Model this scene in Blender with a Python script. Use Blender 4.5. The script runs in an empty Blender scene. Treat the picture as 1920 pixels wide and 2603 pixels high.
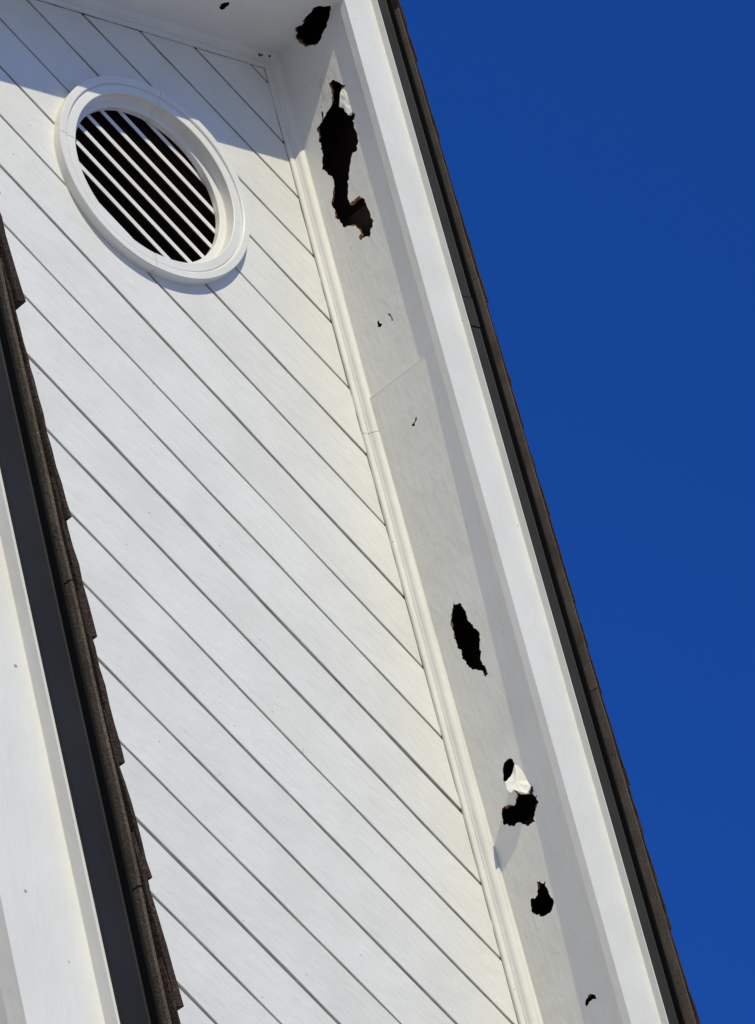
import bpy, bmesh, math, random
from mathutils import Matrix, Vector, noise
from math import radians, sqrt, pi
random.seed(7)
sc = bpy.context.scene
col = sc.collection

# ------------------------------------------------------------ camera
cam_d = bpy.data.cameras.new('camera')
cam = bpy.data.objects.new('camera', cam_d)
col.objects.link(cam)
CR = [[0.677598, -0.645660, 0.352114], [0.717613, 0.475714, -0.508653], [0.160911, 0.597344, 0.785677]]
M = Matrix(((CR[0][0], -CR[1][0], -CR[2][0]), (CR[0][1], -CR[1][1], -CR[2][1]), (CR[0][2], -CR[1][2], -CR[2][2]))).to_4x4()
cam.matrix_world = Matrix.Translation((-0.63215, -6.16395, 1.60451)) @ M
cam_d.sensor_fit = 'HORIZONTAL'
cam_d.sensor_width = 36
cam_d.lens = 9722.3 / 1920 * 36
cam_d.clip_start = 0.1
cam_d.clip_end = 2000
sc.camera = cam

# ------------------------------------------------------------ sun and sky
SUN = Vector((-0.884, -1.0, 0.601)).normalized()
EL = math.asin(SUN.z)
sun_d = bpy.data.lights.new('sun', 'SUN')
sun_d.energy = 3.3
sun_d.angle = radians(0.5)
sun_d.color = (1.0, 0.93, 0.665)
sun = bpy.data.objects.new('sun', sun_d)
col.objects.link(sun)
sun.rotation_euler = SUN.to_track_quat('Z', 'Y').to_euler()
world = bpy.data.worlds.new('World')
sc.world = world
world.use_nodes = True
wn = world.node_tree.nodes
wl = world.node_tree.links
wn.clear()
sky = wn.new('ShaderNodeTexSky')
sky.sky_type = 'NISHITA'
sky.sun_disc = False
sky.sun_elevation = EL
sky.sun_rotation = math.atan2(SUN.x, SUN.y)
sky.altitude = 1500
sky.air_density = 1.0
sky.dust_density = 0.1
sky.ozone_density = 4.0
tint = wn.new('ShaderNodeMix')
tint.data_type = 'RGBA'
tint.blend_type = 'MULTIPLY'
tint.inputs[0].default_value = 1.0
tint.inputs[7].default_value = (0.22, 0.75, 1.66, 1)
bg = wn.new('ShaderNodeBackground')
bg.inputs[1].default_value = 0.10
wo = wn.new('ShaderNodeOutputWorld')
tc0 = wn.new('ShaderNodeTexCoord')
sep0 = wn.new('ShaderNodeSeparateXYZ')
mr0 = wn.new('ShaderNodeMapRange')
mr0.interpolation_type = 'SMOOTHSTEP'
mr0.inputs[1].default_value = 0.0
mr0.inputs[2].default_value = 0.62
tm = wn.new('ShaderNodeMix')
tm.data_type = 'RGBA'
tm.inputs[6].default_value = (0.62, 0.80, 0.98, 1)      # paler towards the horizon
tm.inputs[7].default_value = (0.21, 0.76, 1.80, 1)      # deep polarised blue overhead
wl.new(tc0.outputs['Generated'], sep0.inputs[0])
wl.new(sep0.outputs[2], mr0.inputs[0])
wl.new(mr0.outputs[0], tm.inputs[0])
wl.new(tm.outputs[2], tint.inputs[7])
wl.new(sky.outputs[0], tint.inputs[6])
wl.new(tint.outputs[2], bg.inputs[0])
wl.new(bg.outputs[0], wo.inputs[0])
sc.view_settings.view_transform = 'Standard'
sc.view_settings.look = 'None'
sc.view_settings.gamma = 1
sc.view_settings.exposure = 0.0
sc.view_settings.use_curve_mapping = False
sc.cycles.max_bounces = 10
sc.cycles.diffuse_bounces = 6

# ------------------------------------------------------------ helpers
WM = {}


def place(o, Mw=None, parent=None):
    Mw = Mw or Matrix.Identity(4)
    WM[o] = Mw
    if parent is not None:
        o.parent = parent
        o.matrix_parent_inverse = WM[parent].inverted()
    o.matrix_basis = Mw
    return o


def mesh_obj(name, me, mats, parent=None, Mw=None):
    o = bpy.data.objects.new(name, me)
    col.objects.link(o)
    if not isinstance(mats, (list, tuple)):
        mats = [mats]
    if not me.materials:
        for m in mats:
            me.materials.append(m)
    return place(o, Mw, parent)


def pydata(name, vs, fs, mats, parent=None, Mw=None, smooth=False):
    me = bpy.data.meshes.new(name)
    me.from_pydata([tuple(v) for v in vs], [], fs)
    bm = bmesh.new()
    bm.from_mesh(me)
    bmesh.ops.recalc_face_normals(bm, faces=bm.faces)
    bm.to_mesh(me)
    bm.free()
    if smooth:
        for p in me.polygons:
            p.use_smooth = True
    return mesh_obj(name, me, mats, parent, Mw)


def thing(name, label, cat, loc):
    o = bpy.data.objects.new(name, None)
    col.objects.link(o)
    place(o, Matrix.Translation(loc))
    o['label'] = label
    o['category'] = cat
    return o


def structure(o):
    o['kind'] = 'structure'
    return o


def box(name, x0, x1, y0, y1, z0, z1, mat, parent=None, Mw=None):
    vs = [(x, y, z) for x in (x0, x1) for y in (y0, y1) for z in (z0, z1)]
    fs = [(0, 1, 3, 2), (4, 6, 7, 5), (0, 4, 5, 1), (2, 3, 7, 6), (0, 2, 6, 4), (1, 5, 7, 3)]
    return pydata(name, vs, fs, mat, parent, Mw)


# ------------------------------------------------------------ materials
def new_mat(name):
    m = bpy.data.materials.new(name)
    m.use_nodes = True
    nt = m.node_tree
    b = nt.nodes['Principled BSDF']
    return m, nt, b


def N(nt, t, **kw):
    n = nt.nodes.new(t)
    for k, v in kw.items():
        if k.startswith('i_'):
            n.inputs[int(k[2:])].default_value = v
        else:
            setattr(n, k, v)
    return n


def coords(nt, scale=(1, 1, 1), rnd=True, rot=(0, 0, 0)):
    tc = N(nt, 'ShaderNodeTexCoord')
    mp = N(nt, 'ShaderNodeMapping')
    mp.inputs['Scale'].default_value = scale
    mp.inputs['Rotation'].default_value = rot
    if rnd:
        oi = N(nt, 'ShaderNodeObjectInfo')
        ml = N(nt, 'ShaderNodeMath', operation='MULTIPLY', i_1=37.0)
        ad = N(nt, 'ShaderNodeVectorMath', operation='ADD')
        nt.links.new(oi.outputs['Random'], ml.inputs[0])
        nt.links.new(tc.outputs['Object'], ad.inputs[0])
        nt.links.new(ml.outputs[0], ad.inputs[1])
        nt.links.new(ad.outputs[0], mp.inputs[0])
    else:
        nt.links.new(tc.outputs['Object'], mp.inputs[0])
    return mp.outputs[0]


def ramp(nt, src, stops):
    r = N(nt, 'ShaderNodeValToRGB')
    e = r.color_ramp.elements
    e[0].position, e[0].color = stops[0][0], (*stops[0][1], 1)
    e[1].position, e[1].color = stops[-1][0], (*stops[-1][1], 1)
    for p, c in stops[1:-1]:
        x = e.new(p)
        x.color = (*c, 1)
    nt.links.new(src, r.inputs[0])
    return r.outputs[0]


def g3(v):
    return (v, v, v)


def mix(nt, fac, a, b, bt='MIX'):
    m = N(nt, 'ShaderNodeMix', data_type='RGBA', blend_type=bt)
    for i, x in ((0, fac), (6, a), (7, b)):
        if hasattr(x, 'links') or hasattr(x, 'is_linked'):
            nt.links.new(x, m.inputs[i])
        elif isinstance(x, tuple):
            m.inputs[i].default_value = (*x, 1)
        else:
            m.inputs[i].default_value = x
    return m.outputs[2]


def bump(nt, b, h, strength, dist, prev=None):
    bp = N(nt, 'ShaderNodeBump')
    bp.inputs['Strength'].default_value = strength
    bp.inputs['Distance'].default_value = dist
    nt.links.new(h, bp.inputs['Height'])
    if prev is not None:
        nt.links.new(prev, bp.inputs['Normal'])
    nt.links.new(bp.outputs[0], b.inputs['Normal'])
    return bp.outputs[0]


def noise_tex(nt, vec, scale, detail=4, rough=0.55, dist=0.0):
    n = N(nt, 'ShaderNodeTexNoise')
    n.inputs['Scale'].default_value = scale
    n.inputs['Detail'].default_value = detail
    n.inputs['Roughness'].default_value = rough
    n.inputs['Distortion'].default_value = dist
    nt.links.new(vec, n.inputs['Vector'])
    return n.outputs['Fac']


def painted_wood(name, base, grain=1.0, warm=(1, 1, 1), along='X', crack=0.0, specks=1.0, rough=0.55):
    """white house paint over wood whose grain runs along local X"""
    m, nt, b = new_mat(name)
    long = coords(nt, (1.0, 9.0, 14.0))
    iso = coords(nt, (1, 1, 1))
    blot = noise_tex(nt, iso, 5.0, 4, 0.6)
    c0 = tuple(base * w for w in warm)
    c1 = tuple(base * w * 0.93 for w in (warm[0], warm[1] * 0.998, warm[2] * 0.985))
    c = ramp(nt, blot, [(0.35, c1), (0.62, c0)])
    # fine worn streaks along the grain
    st = noise_tex(nt, coords(nt, (3.0, 60.0, 95.0)), 2.2, 5, 0.7, 0.05)
    msk = noise_tex(nt, coords(nt, (2.2, 8.0, 8.0)), 1.7, 2, 0.5)
    stm = ramp(nt, st, [(0.635, g3(0)), (0.70, g3(1))])
    mm = ramp(nt, msk, [(0.52, g3(0)), (0.66, g3(1))])
    mul = mix(nt, 1.0, stm, mm, 'MULTIPLY')
    mul = mix(nt, 1.0, mul, g3(0.62 * grain), 'MULTIPLY')
    c = mix(nt, mul, c, tuple(x * 0.62 for x in c0))
    oi = N(nt, 'ShaderNodeObjectInfo')
    c = mix(nt, 1.0, c, ramp(nt, oi.outputs['Random'], [(0.0, g3(0.955)), (1.0, g3(1.0))]), 'MULTIPLY')
    # small specks of dirt
    sp = N(nt, 'ShaderNodeTexVoronoi', feature='F1')
    sp.inputs['Scale'].default_value = 16.0
    nt.links.new(iso, sp.inputs['Vector'])
    spm = ramp(nt, sp.outputs['Distance'], [(0.022, g3(0.8 * specks)), (0.040, g3(0))])
    c = mix(nt, spm, c, (0.16, 0.14, 0.12))
    if crack:
        ck = N(nt, 'ShaderNodeTexVoronoi', feature='DISTANCE_TO_EDGE')
        ck.inputs['Scale'].default_value = 1.0
        nt.links.new(coords(nt, (12, 120, 20), False), ck.inputs['Vector'])
        ckm = ramp(nt, ck.outputs['Distance'], [(0.0, g3(1)), (0.05, g3(0))])
        area = N(nt, 'ShaderNodeTexCoord')
        sep = N(nt, 'ShaderNodeSeparateXYZ')
        nt.links.new(area.outputs['Object'], sep.inputs[0])
        am = ramp(nt, sep.outputs[0], [(0.09, g3(0)), (0.13, g3(1)), (0.27, g3(1)), (0.36, g3(0))])
        an = ramp(nt, noise_tex(nt, coords(nt, (1, 1, 1), False), 22, 2, 0.5), [(0.44, g3(0)), (0.52, g3(1))])
        a2 = mix(nt, 1.0, am, an, 'MULTIPLY')
        ym = N(nt, 'ShaderNodeMath', operation='MULTIPLY', i_1=-3.0)
        nt.links.new(sep.outputs[1], ym.inputs[0])
        a2 = mix(nt, 1.0, a2, ramp(nt, ym.outputs[0], [(0.36, g3(0)), (0.44, g3(1)), (0.60, g3(1)), (0.66, g3(0))]), 'MULTIPLY')
        a3 = mix(nt, 1.0, a2, ckm, 'MULTIPLY')
        a3 = mix(nt, 1.0, a3, g3(crack), 'MULTIPLY')
        c = mix(nt, a3, c, (0.22, 0.21, 0.19))
    nt.links.new(c, b.inputs['Base Color'])
    b.inputs['Roughness'].default_value = rough
    b.inputs['Specular IOR Level'].default_value = 0.35
    g = noise_tex(nt, long, 9.0, 6, 0.62, 0.12)
    p = bump(nt, b, g, 0.25 * grain, 0.004)
    g2 = noise_tex(nt, coords(nt, (1.6, 3.2, 4.0)), 11.0, 3, 0.5, 0.35)
    p = bump(nt, b, g2, 0.5 * grain, 0.0045, p)
    kn = N(nt, 'ShaderNodeTexVoronoi', feature='F1')
    kn.inputs['Scale'].default_value = 1.0
    nt.links.new(coords(nt, (2.4, 1.0, 4.6)), kn.inputs['Vector'])
    wob = N(nt, 'ShaderNodeMath', operation='MULTIPLY_ADD', i_1=0.09)
    nt.links.new(noise_tex(nt, iso, 40, 2, 0.5), wob.inputs[0])
    nt.links.new(kn.outputs['Distance'], wob.inputs[2])
    kr = ramp(nt, wob.outputs[0], [(0.02, g3(0.2)), (0.045, g3(0.9)), (0.06, g3(0.35)), (0.075, g3(0.8)), (0.09, g3(0.4)), (0.11, g3(0.6)), (0.13, g3(0.5))])
    p = bump(nt, b, kr, 0.5 * grain, 0.0018, p)
    f = noise_tex(nt, iso, 260.0, 2, 0.5)
    bump(nt, b, f, 0.12, 0.0006, p)
    return m


WALL = painted_wood('white_siding_paint', 0.765, 1.0, (1.0, 0.989, 0.958))
TRIM = painted_wood('white_trim_paint', 0.78, 0.55, (1.0, 0.99, 0.962))
FASCIA = painted_wood('white_fascia_paint', 0.765, 0.6, (1.0, 0.988, 0.955), specks=1.0)
SOFFIT = painted_wood('white_soffit_paint', 0.82, 0.9, (1.0, 0.982, 0.945))
SOFFIT_C = painted_wood('white_soffit_paint_cracked', 0.82, 0.9, (1.0, 0.982, 0.945), crack=0.6)
VENTP = painted_wood('white_vent_paint', 0.79, 0.25, (1.0, 0.985, 0.95), specks=0.3, rough=0.4)


def simple(name, color, rough=0.6, metal=0.0, ns=60.0, amp=0.15, bs=0.2, bd=0.001, spec=0.5, stretch=(1, 1, 1)):
    m, nt, b = new_mat(name)
    v = coords(nt, stretch)
    n = noise_tex(nt, v, ns, 4, 0.6)
    c = ramp(nt, n, [(0.3, tuple(x * (1 - amp) for x in color)), (0.7, tuple(x * (1 + amp) for x in color))])
    nt.links.new(c, b.inputs['Base Color'])
    b.inputs['Roughness'].default_value = rough
    b.inputs['Metallic'].default_value = metal
    b.inputs['Specular IOR Level'].default_value = spec
    bump(nt, b, noise_tex(nt, v, ns * 3, 3, 0.6), bs, bd)
    return m


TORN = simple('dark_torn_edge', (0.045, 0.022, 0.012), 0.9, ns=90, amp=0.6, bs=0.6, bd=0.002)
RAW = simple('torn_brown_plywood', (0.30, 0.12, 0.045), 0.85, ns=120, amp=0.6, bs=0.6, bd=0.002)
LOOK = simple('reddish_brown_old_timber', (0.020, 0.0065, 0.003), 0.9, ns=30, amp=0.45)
ATTIC = simple('shade_dark_attic_wood', (0.030, 0.013, 0.008), 0.9, ns=20, amp=0.4)  # cavity shade put into the wood colour, so holes read black
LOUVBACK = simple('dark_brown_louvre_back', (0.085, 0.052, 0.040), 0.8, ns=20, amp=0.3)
HEM = simple('shaded_metal_hem', (0.004, 0.004, 0.005), 0.75, ns=8, amp=0.1, bs=0.05, bd=0.002, spec=0.15)  # near-black copy of the metal: shade under the hem, put into its colour
EDGE = simple('darker_board_edge_paint', (0.50, 0.50, 0.47), 0.8, ns=14, amp=0.25)  # darker than the siding paint, used on board undersides
METAL_B = simple('black_drip_edge_metal', (0.018, 0.0185, 0.0235), 0.6, 0.0, ns=8, amp=0.2, bs=0.06, bd=0.002, spec=0.2)
METAL = simple('dusty_charcoal_drip_edge_metal', (0.035, 0.034, 0.036), 0.6, 0.0, ns=8, amp=0.15, bs=0.06, bd=0.002, spec=0.2)
CAULK = simple('dark_open_joint', (0.10, 0.095, 0.085), 0.9, ns=80, amp=0.4)
GROUND = simple('pale_gravel_ground', (0.52, 0.49, 0.42), 0.95, ns=3, amp=0.25, bs=0.6, bd=0.01)


def shingle_mat(name, c_a, c_b):
    m, nt, b = new_mat(name)
    iso = coords(nt, (1, 1, 1))
    n1 = noise_tex(nt, iso, 420, 3, 0.7)
    n2 = noise_tex(nt, iso, 14, 4, 0.6)
    a = ramp(nt, n1, [(0.38, c_a), (0.64, c_b)])
    d = ramp(nt, n2, [(0.3, g3(0.68)), (0.7, g3(1.2))])
    c = mix(nt, 1.0, a, d, 'MULTIPLY')
    sp = N(nt, 'ShaderNodeTexVoronoi', feature='F1')
    sp.inputs['Scale'].default_value = 75.0
    nt.links.new(iso, sp.inputs['Vector'])
    c = mix(nt, ramp(nt, sp.outputs['Distance'], [(0.03, g3(0.6)), (0.06, g3(0))]), c, (0.40, 0.36, 0.30))
    nt.links.new(c, b.inputs['Base Color'])
    b.inputs['Roughness'].default_value = 0.95
    b.inputs['Specular IOR Level'].default_value = 0.2
    bump(nt, b, n1, 0.9, 0.003)
    return m


SHING_U = shingle_mat('asphalt_shingle_underside', (0.080, 0.062, 0.048), (0.165, 0.135, 0.108))
SHING = shingle_mat('brown_asphalt_shingle', (0.018, 0.012, 0.010), (0.095, 0.062, 0.048))

# ------------------------------------------------------------ ground
structure(pydata('ground', [(-400, -400, 0), (400, -400, 0), (400, 400, 0), (-400, 400, 0)], [(0, 1, 2, 3)], GROUND))

# ------------------------------------------------------------ rake frames
S = sqrt(0.5)


def frames(xa, za, y0):
    """local frames of a gable: local X runs along the slope, Y into the wall, Z out of the roof"""
    r = Matrix(((S, 0, S, xa), (0, 1, 0, y0), (-S, 0, S, za), (0, 0, 0, 1)))
    l = Matrix(((S, 0, -S, xa), (0, 1, 0, y0), (S, 0, S, za), (0, 0, 0, 1)))
    return {'R': r, 'L': l}


def sweep(name, prof, side, F, length, mats, parent, start=None, seg=0.25, jit=0.0, smooth=False, closed=True):
    """extrude a (y, n) profile along the rake; start None = mitred at the ridge"""
    rnd = random.Random(hash((name, side, round(length, 3), round(start or 0, 3))) & 0xffff if False else len(prof) * 131 + int(length * 1000))
    n_seg = max(1, int((length - (start or 0)) / seg))
    vs, fs = [], []
    P = len(prof)
    for i in range(n_seg + 1):
        t = i / n_seg
        jy, jn = rnd.uniform(-jit, jit), rnd.uniform(-jit, jit)
        for y, n in prof:
            x0 = -n if start is None else start
            x = x0 + (length - x0) * t
            if 0 < i < n_seg:
                yy, nn = y + jy, n + jn
            else:
                yy, nn = y, n
            vs.append((x if side == 'R' else -x, yy, nn))
    for i in range(n_seg):
        for k in range(P):
            a, b2 = i * P + k, i * P + (k + 1) % P
            fs.append((a, b2, b2 + P, a + P))
    fs.append(tuple(range(P)))
    fs.append(tuple(range(n_seg * P, n_seg * P + P)))
    return pydata(name, vs, fs, mats, parent, F[side], smooth)


def cube_prof(y0, y1, n0, n1):
    return [(y0, n0), (y1, n0), (y1, n1), (y0, n1)]


def rough_loop(pts, amp, it=3, seed=1):
    rnd = random.Random(seed)
    for k in range(it):
        out = []
        for i, a in enumerate(pts):
            b2 = pts[(i + 1) % len(pts)]
            d = math.dist(a, b2)
            out.append(a)
            if d > 0.0018:
                s = amp * d
                out.append(((a[0] + b2[0]) / 2 + rnd.uniform(-s, s), (a[1] + b2[1]) / 2 + rnd.uniform(-s, s)))
        pts = out
    return pts


def prism(pts3_lo, pts3_hi):
    n = len(pts3_lo)
    vs = list(pts3_lo) + list(pts3_hi)
    fs = [tuple(range(n - 1, -1, -1)), tuple(range(n, 2 * n))]
    fs += [(i, (i + 1) % n, n + (i + 1) % n, n + i) for i in range(n)]
    me = bpy.data.meshes.new('hole_cutter')
    me.from_pydata([tuple(v) for v in vs], [], fs)
    bm = bmesh.new()
    bm.from_mesh(me)
    bmesh.ops.triangulate(bm, faces=[f for f in bm.faces if len(f.verts) > 4])
    bmesh.ops.recalc_face_normals(bm, faces=bm.faces)
    bm.to_mesh(me)
    bm.free()
    return me


def cut(base_me, cutters):
    o = bpy.data.objects.new('board_blank', base_me)
    col.objects.link(o)
    made = []
    for cme in cutters:
        cme = cme.copy()
        c = bpy.data.objects.new('hole_cutter', cme)
        col.objects.link(c)
        made.append(c)
        md = o.modifiers.new('cut', 'BOOLEAN')
        md.operation = 'DIFFERENCE'
        md.solver = 'EXACT'
        md.use_self = True
        md.object = c
    bpy.context.view_layer.update()
    dg = bpy.context.evaluated_depsgraph_get()
    me = bpy.data.meshes.new_from_object(o.evaluated_get(dg))
    for c in made + [o]:
        d = c.data
        bpy.data.objects.remove(c)
        bpy.data.meshes.remove(d)
    return me


def loose_pieces(me):
    """a board interrupted by the vent becomes two boards"""
    bm = bmesh.new()
    bm.from_mesh(me)
    bm.verts.ensure_lookup_table()
    seen, groups = set(), []
    for v in bm.verts:
        if v.index in seen:
            continue
        st, g = [v], set()
        while st:
            u = st.pop()
            if u.index in g:
                continue
            g.add(u.index)
            st += [e.other_vert(u) for e in u.link_edges]
        seen |= g
        groups.append(g)
    bm.free()
    if len(groups) == 1:
        return [me]
    out = []
    for g in groups:
        b2 = bmesh.new()
        b2.from_mesh(me)
        b2.verts.ensure_lookup_table()
        bmesh.ops.delete(b2, geom=[v for v in b2.verts if v.index not in g], context='VERTS')
        m2 = bpy.data.meshes.new('siding_board')
        b2.to_mesh(m2)
        b2.free()
        if len(m2.polygons):
            out.append(m2)
    return out


def slab(xs0, xs1, y0, y1, nf, th, side):
    """board whose underside is n = nf(|x|); xs0 None = mitred at the ridge"""
    vs = []
    for x in (xs0, xs1):
        for y in (y0, y1):
            for up in (0, 1):
                xx = x if x is not None else 0.0
                n = nf(xx) + up * th
                xx = x if x is not None else -n
                vs.append(((xx if side == 'R' else -xx), y, n))
    fs = [(0, 1, 3, 2), (4, 6, 7, 5), (0, 4, 5, 1), (2, 3, 7, 6), (0, 2, 6, 4), (1, 5, 7, 3)]
    me = bpy.data.meshes.new('board')
    me.from_pydata(vs, [], fs)
    bm = bmesh.new()
    bm.from_mesh(me)
    bmesh.ops.recalc_face_normals(bm, faces=bm.faces)
    bm.to_mesh(me)
    bm.free()
    return me


def cut_wall_mats(me):
    """faces made by the tears are bare wood"""
    me.materials.clear()


# measured outlines of the tears (along the slope, y) and siding joints (tilt, height)
HOLES_R = {'neck': [(0.1643, -0.186), (0.1684, -0.2082), (0.1875, -0.225), (0.2097, -0.2427), (0.2118, -0.2299), (0.2149, -0.2187), (0.2386, -0.207), (0.2563, -0.2021), (0.2667, -0.2139), (0.2865, -0.2202), (0.3003, -0.2254), (0.3053, -0.2369), (0.3007, -0.2419), (0.3103, -0.2485), (0.318, -0.2444), (0.324, -0.2337), (0.3486, -0.2316), (0.3746, -0.2357), (0.396, -0.2327), (0.417, -0.2173), (0.415, -0.1981), (0.4332, -0.1863), (0.4518, -0.1751), (0.4711, -0.1649), (0.4987, -0.1518), (0.5323, -0.14), (0.5479, -0.1444), (0.5477, -0.1644), (0.5513, -0.1862), (0.5698, -0.1994), (0.5878, -0.1996), (0.6112, -0.2045), (0.6332, -0.2032), (0.6466, -0.2083), (0.6615, -0.1997), (0.6689, -0.1872), (0.6817, -0.1794), (0.6717, -0.1632), (0.6716, -0.1468), (0.6604, -0.1409), (0.6529, -0.1534), (0.6354, -0.1498), (0.6178, -0.1395), (0.6051, -0.1175), (0.5949, -0.0946), (0.5781, -0.0905), (0.559, -0.0806), (0.5367, -0.0817), (0.5123, -0.0756), (0.4926, -0.0852), (0.4701, -0.0985), (0.449, -0.106), (0.43, -0.1046), (0.416, -0.0907), (0.391, -0.0759), (0.3634, -0.0856), (0.3301, -0.0906), (0.3045, -0.0914), (0.2839, -0.1), (0.2614, -0.0977), (0.2569, -0.123), (0.2425, -0.145), (0.2365, -0.164), (0.2249, -0.1782), (0.2035, -0.1857), (0.1807, -0.187)], 'slit': [(0.2052, -0.1324), (0.2131, -0.1364), (0.2424, -0.1329), (0.2537, -0.1262), (0.2551, -0.1203), (0.2288, -0.1282)], 'tri': [(0.9208, -0.1329), (0.9353, -0.1322), (0.9434, -0.1391), (0.9484, -0.1308), (0.9426, -0.1212), (0.9353, -0.1238)], 'hook': [(0.927, -0.1663), (0.9304, -0.1761), (0.9455, -0.1823), (0.958, -0.1817), (0.9548, -0.1764), (0.9431, -0.1767), (0.935, -0.1731)], 'comma': [(1.2606, -0.1734), (1.2695, -0.172), (1.2735, -0.1623), (1.2814, -0.1593), (1.279, -0.1507), (1.2735, -0.1496), (1.2714, -0.1586), (1.2665, -0.1668)], 'leaf': [(1.8023, -0.1254), (1.8125, -0.1244), (1.8176, -0.134), (1.819, -0.1449), (1.8305, -0.1464), (1.8415, -0.1509), (1.8578, -0.1533), (1.8776, -0.1544), (1.894, -0.1654), (1.9097, -0.1709), (1.9277, -0.1811), (1.945, -0.1775), (1.958, -0.1697), (1.9747, -0.1691), (1.9948, -0.1587), (2.0126, -0.1605), (2.0275, -0.169), (2.0375, -0.168), (2.0449, -0.1726), (2.0487, -0.161), (2.038, -0.1565), (2.0236, -0.1506), (2.0116, -0.1353), (2.008, -0.1225), (1.9883, -0.1128), (1.9642, -0.099), (1.9452, -0.1033), (1.927, -0.093), (1.9018, -0.0938), (1.8717, -0.0936), (1.8505, -0.094), (1.8337, -0.1032), (1.819, -0.1162)], 'bean': [(2.2846, -0.153), (2.2938, -0.1717), (2.3072, -0.1738), (2.311, -0.1818), (2.3113, -0.1722), (2.3245, -0.1628), (2.332, -0.1572), (2.3333, -0.1428), (2.3386, -0.1325), (2.3277, -0.1227), (2.3098, -0.1284), (2.294, -0.1383)], 'boot': [(2.3739, -0.1497), (2.3896, -0.1643), (2.3998, -0.181), (2.4032, -0.1973), (2.3886, -0.2058), (2.3933, -0.2128), (2.4094, -0.2055), (2.4207, -0.2111), (2.4176, -0.2181), (2.4263, -0.2136), (2.4406, -0.2163), (2.4513, -0.2023), (2.4641, -0.1928), (2.4808, -0.187), (2.4779, -0.1717), (2.4783, -0.157), (2.468, -0.1462), (2.4608, -0.1402), (2.4556, -0.1245), (2.4592, -0.1202), (2.4535, -0.1017), (2.4416, -0.0856), (2.4214, -0.0843), (2.4021, -0.0898), (2.3953, -0.1031), (2.4096, -0.1331), (2.4021, -0.1448), (2.3916, -0.1547)], 'bottle': [(2.6278, -0.1379), (2.6305, -0.1485), (2.6409, -0.159), (2.6377, -0.1689), (2.6581, -0.1668), (2.673, -0.1669), (2.692, -0.1758), (2.7069, -0.1712), (2.7173, -0.1615), (2.7196, -0.1433), (2.7162, -0.1215), (2.7018, -0.1038), (2.6937, -0.0953), (2.6733, -0.0973), (2.6606, -0.1021), (2.6605, -0.1254), (2.6478, -0.1349)], 'beak': [(2.9751, -0.1906), (2.9672, -0.2105), (2.977, -0.2236), (2.9873, -0.2235), (2.9841, -0.2068), (2.9888, -0.1937), (2.9906, -0.1835), (2.9825, -0.1838)]}
HOLES_L = {'chip': [(-0.2735, -0.1398), (-0.2769, -0.1577), (-0.2717, -0.1637), (-0.2639, -0.1694), (-0.2518, -0.1568), (-0.2544, -0.1441), (-0.2536, -0.1328), (-0.2644, -0.1321)]}
RIDGE_XY = [(-0.0267, -0.1523), (-0.0197, -0.1682), (-0.0323, -0.204), (-0.0316, -0.2356), (-0.0358, -0.2527), (-0.0246, -0.2649), (-0.0105, -0.2757), (0.0039, -0.2587), (0.0185, -0.246), (0.0303, -0.2313), (0.0356, -0.2069), (0.0454, -0.1918), (0.0447, -0.1683), (0.0372, -0.1446), (0.0231, -0.1276), (0.0067, -0.1171), (-0.0015, -0.1119), (-0.0114, -0.1337)]
FLAP = [(2.3092, -0.1772, 0.0495), (2.339, -0.1953, 0.0498), (2.3684, -0.2018, 0.0501), (2.3906, -0.2111, 0.0473), (2.4098, -0.2028, 0.0345), (2.4008, -0.1912, 0.0264), (2.3853, -0.1759, 0.0213), (2.3953, -0.1712, 0.0084), (2.3765, -0.1562, 0.0152), (2.3524, -0.1495, 0.0259), (2.339, -0.1608, 0.0378), (2.3224, -0.1694, 0.0466)]
FLAP2 = [(0.2119, -0.2285, 0.042), (0.2292, -0.2405, 0.042), (0.2771, -0.2416, 0.042), (0.3012, -0.2422, 0.041), (0.3049, -0.2289, 0.0375), (0.2915, -0.2242, 0.037), (0.2725, -0.2187, 0.036), (0.2614, -0.2058, 0.036), (0.2406, -0.212, 0.037), (0.2187, -0.2196, 0.0395)]
JOINT = {0: (0.00557, 10.5834), 1: (0.01891, 10.4467), 2: (0.0167, 10.3034), 3: (0.0067, 10.1538), 4: (0.00449, 10.0027), 5: (0.00081, 9.8535), 6: (-0.00476, 9.704), 7: (-0.01027, 9.5545), 8: (-0.0046, 9.3975), 9: (-0.00695, 9.2545), 10: (-0.00353, 9.1004), 11: (-0.00307, 8.9532), 12: (0.00188, 8.7935), 13: (0.00756, 8.6427), 14: (0.00972, 8.4859), 15: (0.01763, 8.326), 16: (0.01152, 8.183), 17: (0.01362, 8.0358), 18: (0.0, 7.9014)}

DABS = [(-0.040, -0.0335, 10.748, 0.0052), (-0.033, -0.034, 10.754, 0.0036), (-0.016, -0.034, 10.779, 0.0042)]

# ============================================================ HOUSE
house = thing('house', 'white painted gable end of a house with horizontal board siding and a round louvred vent', 'house', (0, 0, 0))
ZA = 10.76645
F = frames(0, ZA, 0)
LEN = 5.25
HALF = 3.72
ZE = ZA - HALF

# ---- siding boards
GAP = 0.0074
H = 0.15


def joint(k):
    if k in JOINT:
        return JOINT[k]
    rr = random.Random(k + 100)
    if k < 0:
        return (0.01, 10.5834 - k * H)
    return (0.0, 7.9014 - (k - 18) * H)


wide = {10: 0.010, 11: 0.0085, 16: 0.0085}


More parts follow.
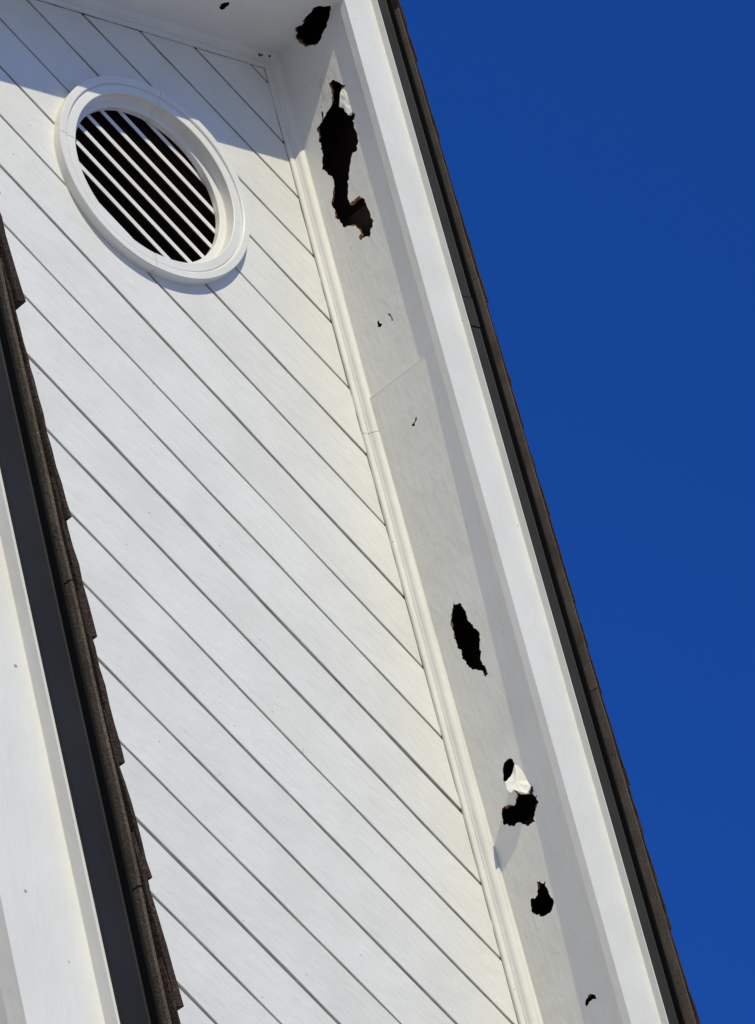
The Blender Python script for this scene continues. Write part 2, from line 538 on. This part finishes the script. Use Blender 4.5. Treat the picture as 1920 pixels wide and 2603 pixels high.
def siding(k):
    a0, b0 = joint(k)        # joint above the board
    a1, b1 = joint(k + 1)    # joint below
    g = wide.get(k, GAP)
    top = lambda x: a0 * max(-2, min(2, x)) + b0 + 0.002 - g
    bot = lambda x: a1 * max(-2, min(2, x)) + b1 + 0.002
    def lim(zf):
        # |x| where the board meets the rake
        out = []
        for sgn in (-1, 1):
            x = 0.0
            for _ in range(12):
                x = sgn * max(0.0, (ZA + 0.016 - zf(x)))
            out.append(max(-HALF, min(HALF, x)))
        return out
    xb = lim(bot)
    xt = lim(top)
    if top(0) > ZA + 0.016:
        # apex piece
        top_ = lambda x: ZA + 0.016 - abs(x)
        xt = [-0.001, 0.001]
        top2 = lambda x: ZA + 0.015
    else:
        top2 = top
    n = max(2, int((xb[1] - xb[0]) / 0.13))
    rnd = random.Random(k * 7 + 3)
    dy = rnd.uniform(-0.0008, 0.0008)
    vs, fs = [], []
    for i in range(n + 1):
        t = i / n
        x0 = xb[0] + (xb[1] - xb[0]) * t
        x1 = xt[0] + (xt[1] - xt[0]) * t
        w0, w1 = rnd.gauss(0, 0.0007), rnd.gauss(0, 0.0006)
        zb, zt = bot(x0) + w0, top2(x1) + w1
        fy = dy + rnd.uniform(-0.0004, 0.0004)
        c = 0.0014
        vs += [(x0, 0.016, zb), (x0, fy + c, zb), (x0, fy, zb + c), (x1, fy, zt - c), (x1, fy + c, zt), (x1, 0.016, zt)]
    for i in range(n):
        for j in range(6):
            a, b2 = i * 6 + j, i * 6 + (j + 1) % 6
            fs.append((a, b2, b2 + 6, a + 6))
    fs.append(tuple(range(6)))
    fs.append(tuple(range(n * 6, n * 6 + 6)))
    me = bpy.data.meshes.new('siding_board')
    me.from_pydata(vs, [], fs)
    bm = bmesh.new()
    bm.from_mesh(me)
    bmesh.ops.recalc_face_normals(bm, faces=bm.faces)
    bm.to_mesh(me)
    bm.free()
    return me


VC = (-0.0233, 9.9860)


def vent_cutter(r):
    pts = [(VC[0] + r * math.cos(t * pi / 32), VC[1] + r * math.sin(t * pi / 32)) for t in range(64)]
    return prism([(x, -0.1, z) for x, z in pts], [(x, 0.1, z) for x, z in pts])


k = -2
while True:
    a, b0 = joint(k)
    if b0 - H < 0.1:
        break
    me = siding(k)
    zlo, zhi = b0 - H - 0.02, b0 + 0.02
    if zlo < VC[1] + 0.27 and zhi > VC[1] - 0.27:
        me = cut(me, [vent_cutter(0.285)])
    for piece in loose_pieces(me):
        o = mesh_obj('siding_board', piece, [WALL, EDGE], house)
        if len(piece.materials) < 2:
            piece.materials.append(EDGE)
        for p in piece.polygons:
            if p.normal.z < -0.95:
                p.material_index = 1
    k += 1
# sheathing behind the boards with the vent opening
sheath = []
me = bpy.data.meshes.new('sheathing')
pts = [(-HALF + .01, 0.1), (HALF - .01, 0.1), (HALF - .01, ZE), (0, ZA + 0.03), (-HALF + .01, ZE)]
tmp = prism([(x, 0.012, z) for x, z in pts], [(x, 0.03, z) for x, z in pts])
me = cut(tmp, [vent_cutter(0.285)])
mesh_obj('sheathing', me, CAULK, house)
# body of the house behind the gable wall
DEPTH = 9.0
for s in (-1, 1):
    box('side_wall', s * HALF - 0.06, s * HALF + 0.06, 0.031, DEPTH, 0.0, ZE - 0.05, WALL, house)
pydata('back_wall', [(-HALF, DEPTH, 0), (HALF, DEPTH, 0), (HALF, DEPTH, ZE), (0, DEPTH, ZA), (-HALF, DEPTH, ZE)], [(0, 1, 2, 3, 4)], WALL, house)

# ---- crown moulding under the soffit
MOULD = [(0.012, 0.0), (-0.006, 0.0), (-0.0085, 0.0015), (-0.0085, 0.0150), (-0.0065, 0.0165), (-0.0065, 0.0180), (-0.0105, 0.0195),
         (-0.0125, 0.0215), (-0.0145, 0.0225), (-0.0190, 0.0240), (-0.0230, 0.0265), (-0.0262, 0.0300), (-0.0285, 0.0345),
         (-0.0300, 0.0400), (-0.0310, 0.0405), (-0.0310, 0.0600), (0.012, 0.0600)]
sweep('crown_moulding', MOULD, 'R', F, 1.224, TRIM, house, jit=0.0005)
m2 = sweep('crown_moulding', [(y - 0.0008, n - 0.0006) for y, n in MOULD], 'R', F, LEN, TRIM, house, start=1.2265, jit=0.0005)
sweep('crown_moulding', MOULD, 'L', F, LEN, TRIM, house, jit=0.0004)

sweep('caulk_line', [(0.010, -0.0016), (-0.0007, -0.0016), (-0.0012, 0.0004), (0.010, 0.0004)], 'R', F, LEN, CAULK, house, seg=0.04, jit=0.0007)
sweep('caulk_line', [(0.010, -0.0016), (-0.0007, -0.0016), (-0.0012, 0.0004), (0.010, 0.0004)], 'L', F, LEN, CAULK, house, seg=0.04, jit=0.0007)

# ---- soffit panels, torn
SN, TH = 0.042, 0.009
YI, YO = -0.311, -0.336          # fascia inner and outer face


def n_up(x):
    return SN


def n_lo(x):
    return 0.0370 + (x - 1.12) * 0.0105


def hole_prisms(side, names, table, nf, grow=0.0, seed=0):
    out = []
    for nm in names:
        pts = rough_loop(table[nm], 0.22, 3, seed + len(nm) * 17)
        out.append(prism([(p[0], p[1], -0.05) for p in pts], [(p[0], p[1], 0.12) for p in pts]))
    return out


def shifted(table, names, f):
    t = {}
    for nm in names:
        pts = table[nm]
        cx = sum(p[0] for p in pts) / len(pts)
        cy = sum(p[1] for p in pts) / len(pts)
        rnd = random.Random(len(nm) * 5 + 1)
        o = []
        for i, p in enumerate(pts):
            d = math.hypot(p[0] - cx, p[1] - cy) + 1e-6
            w = f * (-1.4 - 3.2 * max(0.0, (p[1] - cy) / d) + 3.6 * max(0.0, (cy - p[1]) / d) * (0.75 + 1.6 * noise.noise(Vector((i * 0.35, len(nm), 0.3)))) + 0.6 * noise.noise(Vector((i * 0.5, 3.1, len(nm)))))
            if nm == 'neck' and (p[0] < 0.36 or (p[1] > -0.19 and p[0] < 0.47)):
                w = -0.009
            o.append((p[0] + (cx - p[0]) / d * w, p[1] + (cy - p[1]) / d * w))
        t[nm] = o
    return t


def ridge_prism(side, seed=3, amp=0.2, grow=1.0):
    pts = rough_loop([(0.004 + (x - 0.004) * grow, -0.19 + (y + 0.19) * grow) for x, y in RIDGE_XY], amp, 3, seed)
    inv = F[side].inverted()
    lo = [inv @ Vector((x, y, ZA - 0.15)) for x, y in pts]
    hi = [inv @ Vector((x, y, ZA + 0.35)) for x, y in pts]
    return prism(lo, hi)


UP = ['neck', 'slit', 'tri', 'hook']
LO = ['comma', 'leaf', 'bean', 'boot', 'bottle', 'beak']


def panel(name, side, x0, x1, nf, tear, table, mat, extra=None, label=None):
    """a soffit board: painted skin (2 mm) over a brown plywood core"""
    skin = cut(slab(x0, x1, YI, 0.0, nf, 0.0022, side), hole_prisms(side, tear, table, nf, seed=5) + ([extra] if extra else []))
    o = mesh_obj(name, skin, [mat, TORN], house, F[side])
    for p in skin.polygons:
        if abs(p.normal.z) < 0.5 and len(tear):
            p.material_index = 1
    if label:
        o['label'] = label
    big = [t for t in tear if t in ('neck', 'leaf', 'boot', 'bottle', 'bean')]
    t2 = shifted(table, big, 0.0022)
    small = [t for t in tear if t not in big]
    for q in small:
        pts = table[q]
        cx = sum(p[0] for p in pts) / len(pts)
        cy = sum(p[1] for p in pts) / len(pts)
        t2[q] = [(p[0] + (p[0] - cx) / (math.hypot(p[0] - cx, p[1] - cy) + 1e-6) * 0.008, p[1] + (p[1] - cy) / (math.hypot(p[0] - cx, p[1] - cy) + 1e-6) * 0.008) for p in pts]
    nf2 = lambda x: nf(x) + 0.0024
    core = cut(slab(x0, x1, YI + 0.001, -0.001, nf2, 0.006, side), hole_prisms(side, tear, t2, nf2, seed=9) + ([ridge_prism(side, 5, 0.2, 1.035)] if extra else []))
    mesh_obj('plywood_core', core, RAW, o, F[side])
    return o


p_up = panel('soffit_board', 'R', None, 1.1197, n_up, UP, HOLES_R, SOFFIT_C, ridge_prism('R', 3), 'upper right soffit board with one long woodpecker tear and cracked paint')
p_lo = panel('soffit_board', 'R', 1.1230, LEN, n_lo, LO, HOLES_R, SOFFIT, None, 'lower right soffit board pierced by several torn holes')
p_l = panel('soffit_board', 'L', None, LEN, n_up, ['chip'], HOLES_L, SOFFIT, ridge_prism('L', 3), 'left soffit board with a ragged hole at the peak')


def flap(name, pts, parent, lift):
    """torn sheet of painted skin hanging from the soffit"""
    vs = [Vector((p[0], p[1], p[2] - 0.0009)) for p in pts]
    cx = sum(vs, Vector()) / len(vs)
    cx.z -= 0.003
    n = len(vs)
    V, Fc = [], []
    dense = []
    rnd = random.Random(4)
    for i in range(n):
        a, b2 = vs[i], vs[(i + 1) % n]
        dense.append(a)
        dense.append((a + b2) / 2 + Vector((rnd.uniform(-1, 1), rnd.uniform(-1, 1), rnd.uniform(-1, 1))) * 0.0006)
    m = len(dense)
    rings = 4
    for q in range(rings):
        t = 1 - q / rings
        for v in dense:
            w = cx + (v - cx) * t
            w = w + Vector((0, 0, 0.0022 * noise.noise(w * 60)))
            V.append(w)
    V.append(cx)
    for q in range(rings - 1):
        for i in range(m):
            Fc.append((q * m + i, q * m + (i + 1) % m, (q + 1) * m + (i + 1) % m, (q + 1) * m + i))
    for i in range(m):
        Fc.append(((rings - 1) * m + i, (rings - 1) * m + (i + 1) % m, rings * m))
    o = pydata(name, V, Fc, [SOFFIT, RAW], parent, F['R'], False)
    md = o.modifiers.new('thickness', 'SOLIDIFY')
    md.thickness = 0.0012
    md.offset = 0
    return o


fo = flap('torn_flap', FLAP, p_lo, 0)
fo['label'] = 'bright white strip of torn skin hanging between two holes'
flap('torn_flap', FLAP2, p_up, 0)

sweep('seam_filler', cube_prof(YI + 0.001, -0.0312, 0.0367, 0.0440), 'R', F, 1.1230, TRIM, house, start=1.1190, seg=1)
for i, (x, y, z, r) in enumerate(DABS):
    bm = bmesh.new()
    bmesh.ops.create_icosphere(bm, subdivisions=2, radius=r)
    for v in bm.verts:
        v.co *= 1 + 0.5 * noise.noise(v.co * 120 + Vector((i, 0, 0)))
    me = bpy.data.meshes.new('mud_dab')
    bm.to_mesh(me)
    bm.free()
    mesh_obj('mud_dab', me, CAULK, house, Matrix.Translation((x, y, z)))

# ---- fascia, shadow trim, drip edge, roof deck
def rake_edge(F, side, length, root, dr_splits, hem_y, over, over_grow, deck_back, fn0=0.027, fn1=0.1395, yi=YI, yo=YO, trim_t=0.0205, metal_h=0.0330, met=METAL):
    fas = sweep('fascia_board', cube_prof(yi, yo, fn0, fn1 + 0.03), side, F, length, FASCIA, root, jit=0.0003)
    yt = yo - trim_t
    sweep('shadow_trim', cube_prof(yo, yt, fn1, fn1 + 0.0375), side, F, length, FASCIA, root, jit=0.0003)
    m0 = fn1 + 0.0030
    m1 = m0 + metal_h
    st = None
    ymf = yt - 0.0022
    for i, e in enumerate(dr_splits + [length]):
        j = (i % 2) * 0.0022
        pr = [(yt - 0.0004, m0), (ymf - 0.0018 - j, m0), (ymf - j, m0 + 0.0022), (ymf - j, m1 - 0.0015), (ymf - 0.0012 - j, m1),
              (ymf - hem_y, m1 + 0.0005), (ymf - hem_y - 0.0015, m1 + 0.0022), (ymf - hem_y, m1 + 0.0036), (yt - 0.0004, m1 + 0.0036)]
        o = sweep('drip_edge', pr, side, F, e, [met, HEM], root, start=st, jit=0.0004)
        for p in o.data.polygons:
            if p.center.y < ymf - 0.0016 - j and p.normal.z < -0.5:
                p.material_index = 1
            if abs(p.center.y - (ymf - hem_y)) < 0.002 and len(p.vertices) == 4:
                p.material_index = 1
        if e < length:
            bk = [(yt - 0.0002, m0 + 0.0004), (ymf - 0.0004, m0 + 0.0004), (ymf - 0.0004, m1), (ymf - hem_y + 0.0008, m1 + 0.0012), (ymf - hem_y + 0.0008, m1 + 0.003), (yt - 0.0002, m1 + 0.003)]
            sweep('drip_edge_joint', bk, side, F, e + 0.0045, HEM, root, start=e - 0.0005, seg=1)
        st = e + 0.0038
    top = m1 + 0.0040
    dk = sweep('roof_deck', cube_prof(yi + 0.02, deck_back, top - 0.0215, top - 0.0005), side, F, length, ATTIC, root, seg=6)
    return top, ymf - hem_y, dk


def shingles(F, side, length, dk, n0, y_edge, over, over_grow, back, splits, seed, expo=0.134, thick=0.0052, first=0.057, jit=1.0):
    """starter strips and the rake end of every shingle course, ragged at the cut edge"""
    rnd = random.Random(seed)
    sg = 1 if side == 'R' else -1
    ov = lambda x: over + over_grow * x
    # starter strips
    a = 0.0
    for e in splits + [length + 0.03]:
        nn = max(2, int((e - a) / 0.05))
        vs, fs = [], []
        base = rnd.uniform(-0.001, 0.001)
        for i in range(nn + 1):
            x = a + (e - a) * i / nn
            yy = y_edge - ov(x) + 0.004 + base + rnd.uniform(-0.0008, 0.0008)
            for y, z in ((yy, n0), (back, n0), (back, n0 + 0.0035), (yy - 0.0006, n0 + 0.0035)):
                vs.append((sg * x, y, z))
        for i in range(nn):
            for j in range(4):
                p, q = i * 4 + j, i * 4 + (j + 1) % 4
                fs.append((p, q, q + 4, p + 4))
        fs += [(0, 1, 2, 3), tuple(range(nn * 4, nn * 4 + 4))]
        o = pydata('starter_strip', vs, fs, SHING_U, dk, F[side])
        a = e + 0.0022
    # courses
    x = first
    while x < length + 0.04:
        lift = thick * rnd.uniform(0.9, 1.5)
        lam = rnd.random() < 0.45
        th = thick * (1.75 if lam else 1.0) * rnd.uniform(0.85, 1.15)
        jy = rnd.uniform(-0.0030, 0.0028) * jit
        nn = 9
        vs, fs = [], []
        x1 = x + rnd.uniform(-0.004, 0.004)
        x0 = x - expo - 0.05
        z_lo0, z_lo1 = n0 + 0.0037, n0 + 0.0037 + lift
        slant = rnd.uniform(-0.003, 0.003) * jit
        w = 0.30
        for i in range(nn + 1):
            t = i / nn
            xx = x0 + (x1 - x0) * t
            zl = z_lo0 + (z_lo1 - z_lo0) * t
            yy = y_edge - ov(max(0, xx)) + jy + slant * t + rnd.uniform(-0.0011, 0.0011)
            zt = zl + th * (0.45 + 0.55 * t) + rnd.uniform(-0.0005, 0.0005)
            for y, z in ((yy, zl), (y_edge + w, zl), (y_edge + w, zt), (yy + rnd.uniform(-0.0008, 0.0012), zt)):
                vs.append((sg * xx, y, z))
        for i in range(nn):
            for j in range(4):
                p, q = i * 4 + j, i * 4 + (j + 1) % 4
                fs.append((p, q, q + 4, p + 4))
        fs += [(0, 1, 2, 3), tuple(range(nn * 4, nn * 4 + 4))]
        pydata('shingle', vs, fs, SHING, dk, F[side])
        x += expo
    # the rest of the slope as one field
    vs, fs = [], []
    x = first
    while x < length + 0.04:
        y = y_edge + 0.302
        while y < back - 0.02:
            y2 = min(back, y + rnd.choice((0.16, 0.2, 0.25, 0.33)))
            th = thick * rnd.choice((1.0, 1.7))
            b0 = len(vs)
            for xx, zz in ((x - expo - 0.02, n0 + 0.004), (x, n0 + 0.0095)):
                for yy in (y + 0.001, y2 - 0.001):
                    for up in (0, th):
                        vs.append((sg * xx, yy, zz + up))
            fs += [tuple(b0 + i for i in f) for f in ((0, 1, 3, 2), (4, 6, 7, 5), (0, 4, 5, 1), (2, 3, 7, 6), (0, 2, 6, 4), (1, 5, 7, 3))]
            y = y2
        x += expo
    o = pydata('shingle_field', vs, fs, SHING, dk, F[side])
    o['kind'] = 'stuff'


for r0, nb in ((0.555, 0.078), (2.44, 0.100), (3.2, 0.088), (3.9, 0.088)):
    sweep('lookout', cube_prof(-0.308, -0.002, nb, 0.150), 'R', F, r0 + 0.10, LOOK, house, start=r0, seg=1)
top, hy, dk = rake_edge(F, 'R', LEN, house, [0.9604, 1.0565], 0.018, 0, 0, DEPTH)
shingles(F, 'R', LEN, dk, top, hy, 0.0190, 0.0050, DEPTH, [0.9139, 2.1834, 3.2, 4.2], 11, thick=0.0036, jit=0.6)
top, hy, dk = rake_edge(F, 'L', LEN, house, [2.6], 0.018, 0, 0, DEPTH)
shingles(F, 'L', LEN, dk, top, hy, 0.0200, 0.0030, DEPTH, [1.1, 2.2, 3.2, 4.2], 23)

# ---- round vent
vent = bpy.data.objects.new('gable_vent', None)
col.objects.link(vent)
place(vent, Matrix.Translation((VC[0], 0, VC[1])), house)
vent['label'] = 'round louvred vent with a moulded white ring frame'
# ring profile (r, y)
RP = [(0.3240, 0.004), (0.3240, -0.0278), (0.3222, -0.0300), (0.3040, -0.0300), (0.3012, -0.0284), (0.2996, -0.0222), (0.2976, -0.0222),
      (0.2955, -0.0252), (0.2722, -0.0260), (0.2702, -0.0245), (0.2700, 0.0080), (0.2685, 0.0098), (0.2512, 0.0104), (0.2492, 0.0120), (0.2490, 0.0300),
      (0.2690, 0.0300), (0.2690, 0.0130), (0.2860, 0.0110)]
ends = [-147.5, -60.0, 28.0, 118.0, 212.5]
for i in range(4):
    a0, a1 = radians(ends[i] + 0.16), radians(ends[i + 1] - 0.16)
    nseg = 44
    vs, fs = [], []
    d = random.Random(i).uniform(-0.0007, 0.0007)
    for j in range(nseg + 1):
        a = a0 + (a1 - a0) * j / nseg
        for r, y in RP:
            vs.append(((r + d) * math.cos(a), y + d * 0.5, (r + d) * math.sin(a)))
    P = len(RP)
    for j in range(nseg):
        for q in range(P):
            p0, p1 = j * P + q, j * P + (q + 1) % P
            fs.append((p0, p1, p1 + P, p0 + P))
    fs += [tuple(range(P)), tuple(range(nseg * P, nseg * P + P))]
    o = pydata('vent_ring_segment', vs, fs, VENTP, vent, WM[vent], True)
    try:
        o.data.set_sharp_from_angle(angle=radians(24))
    except Exception:
        pass
# louvre slats: a white nose with a dark blade sloping up behind it
for i in range(-1, 7):
    zc = 10.0336 + 0.0602 * (i - 3) - VC[1] + random.Random(i + 9).uniform(-0.001, 0.001)
    hh = 0.0076
    w = max(0.07, sqrt(max(0.0004, 0.262 ** 2 - min(0.26, abs(zc)) ** 2)))
    pr = [(0.0330, zc - hh), (0.0325, zc - hh + 0.001), (0.0325, zc + hh - 0.001), (0.0335, zc + hh), (0.0365, zc + hh), (0.0365, zc - hh + 0.002)]
    P = len(pr)
    vs = [(-w, y, z) for y, z in pr] + [(w, y, z) for y, z in pr]
    fs = [(q, (q + 1) % P, P + (q + 1) % P, P + q) for q in range(P)] + [tuple(range(P)), tuple(range(P, 2 * P))]
    o = pydata('slat', vs, fs, VENTP, vent, WM[vent])
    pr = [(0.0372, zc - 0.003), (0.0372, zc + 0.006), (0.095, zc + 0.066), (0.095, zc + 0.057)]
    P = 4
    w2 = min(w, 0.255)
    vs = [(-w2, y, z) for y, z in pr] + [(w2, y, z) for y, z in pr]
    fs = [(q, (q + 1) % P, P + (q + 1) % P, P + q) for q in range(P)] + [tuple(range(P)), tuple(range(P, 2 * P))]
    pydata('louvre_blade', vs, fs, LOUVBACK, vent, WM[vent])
# dark box behind the louvres
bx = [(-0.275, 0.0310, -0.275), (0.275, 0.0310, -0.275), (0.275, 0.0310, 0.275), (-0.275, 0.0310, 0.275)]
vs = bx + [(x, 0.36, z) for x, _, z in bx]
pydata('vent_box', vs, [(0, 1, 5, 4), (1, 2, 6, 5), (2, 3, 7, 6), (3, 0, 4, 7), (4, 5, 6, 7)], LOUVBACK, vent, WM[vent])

# ============================================================ ENTRY PORCH in front
PX, PY = -1.1, -3.6675
# the rake passes through (0.1046, z 4.0495) at the top of the fascia face
FN1 = 0.1395
pza = 4.0495 + (0.1046 - PX) - FN1 / S
porch = thing('entry_porch', 'nearer porch gable with wide white fascia, black metal drip edge and brown shingles', 'porch', (PX, PY + 0.336, 0))
FP = frames(PX, pza, PY + 0.336)
PL = 2.75
BACK = 0.336 - PY - 0.336 - 0.42
BACK = -PY - 0.336 - 0.04
ptop, phy, pdk = rake_edge(FP, 'R', PL, porch, [], 0.0115, 0, 0, BACK, fn0=0.0465, metal_h=0.0345, trim_t=0.0170, met=METAL_B)
shingles(FP, 'R', PL, pdk, ptop, phy, 0.0080, 0.0038, BACK, [0.42, 1.1089, 1.4379, 2.1], 31, expo=0.1301, first=0.0022)
ptop, phy, pdk = rake_edge(FP, 'L', PL, porch, [], 0.0115, 0, 0, BACK, fn0=0.0465, metal_h=0.0345, trim_t=0.0170, met=METAL_B)
shingles(FP, 'L', PL, pdk, ptop, phy, 0.0080, 0.0038, BACK, [0.7, 1.5, 2.1], 37)
for side in 'RL':
    me = slab(None, PL, YI, 0.0, lambda x: 0.062, 0.009, side)
    mesh_obj('soffit_board', me, SOFFIT, porch, FP[side])
    sweep('crown_moulding', [(y, n + 0.02) for y, n in MOULD], side, FP, PL, TRIM, porch)
hw = 1.85
zb = pza - hw
n_b = int((pza - 2.9) / H) + 1
zt = pza + 0.02
y0 = WM[porch].translation.y
i = 0
while True:
    z1 = zt - i * H
    z0 = z1 - H + 0.006
    if z0 < 2.9:
        break
    w0, w1 = min(hw, pza + 0.04 - z0), min(hw, max(0.002, pza + 0.04 - z1))
    vs = []
    for y in (0.0, 0.016):
        vs += [(PX - w0, y0 + y, z0), (PX + w0, y0 + y, z0), (PX + w1, y0 + y, z1), (PX - w1, y0 + y, z1)]
    pydata('siding_board', vs, [(0, 1, 2, 3), (4, 5, 6, 7), (0, 1, 5, 4), (1, 2, 6, 5), (2, 3, 7, 6), (3, 0, 4, 7)], WALL, porch)
    i += 1
box('beam', PX - hw, PX + hw, y0 - 0.02, y0 + 0.12, 2.62, z0 + H, TRIM, porch)
for s in (-1, 1):
    box('post', PX + s * (hw - 0.1) - 0.075, PX + s * (hw - 0.1) + 0.075, y0 - 0.02, y0 + 0.13, 0.0, 2.62, TRIM, porch)
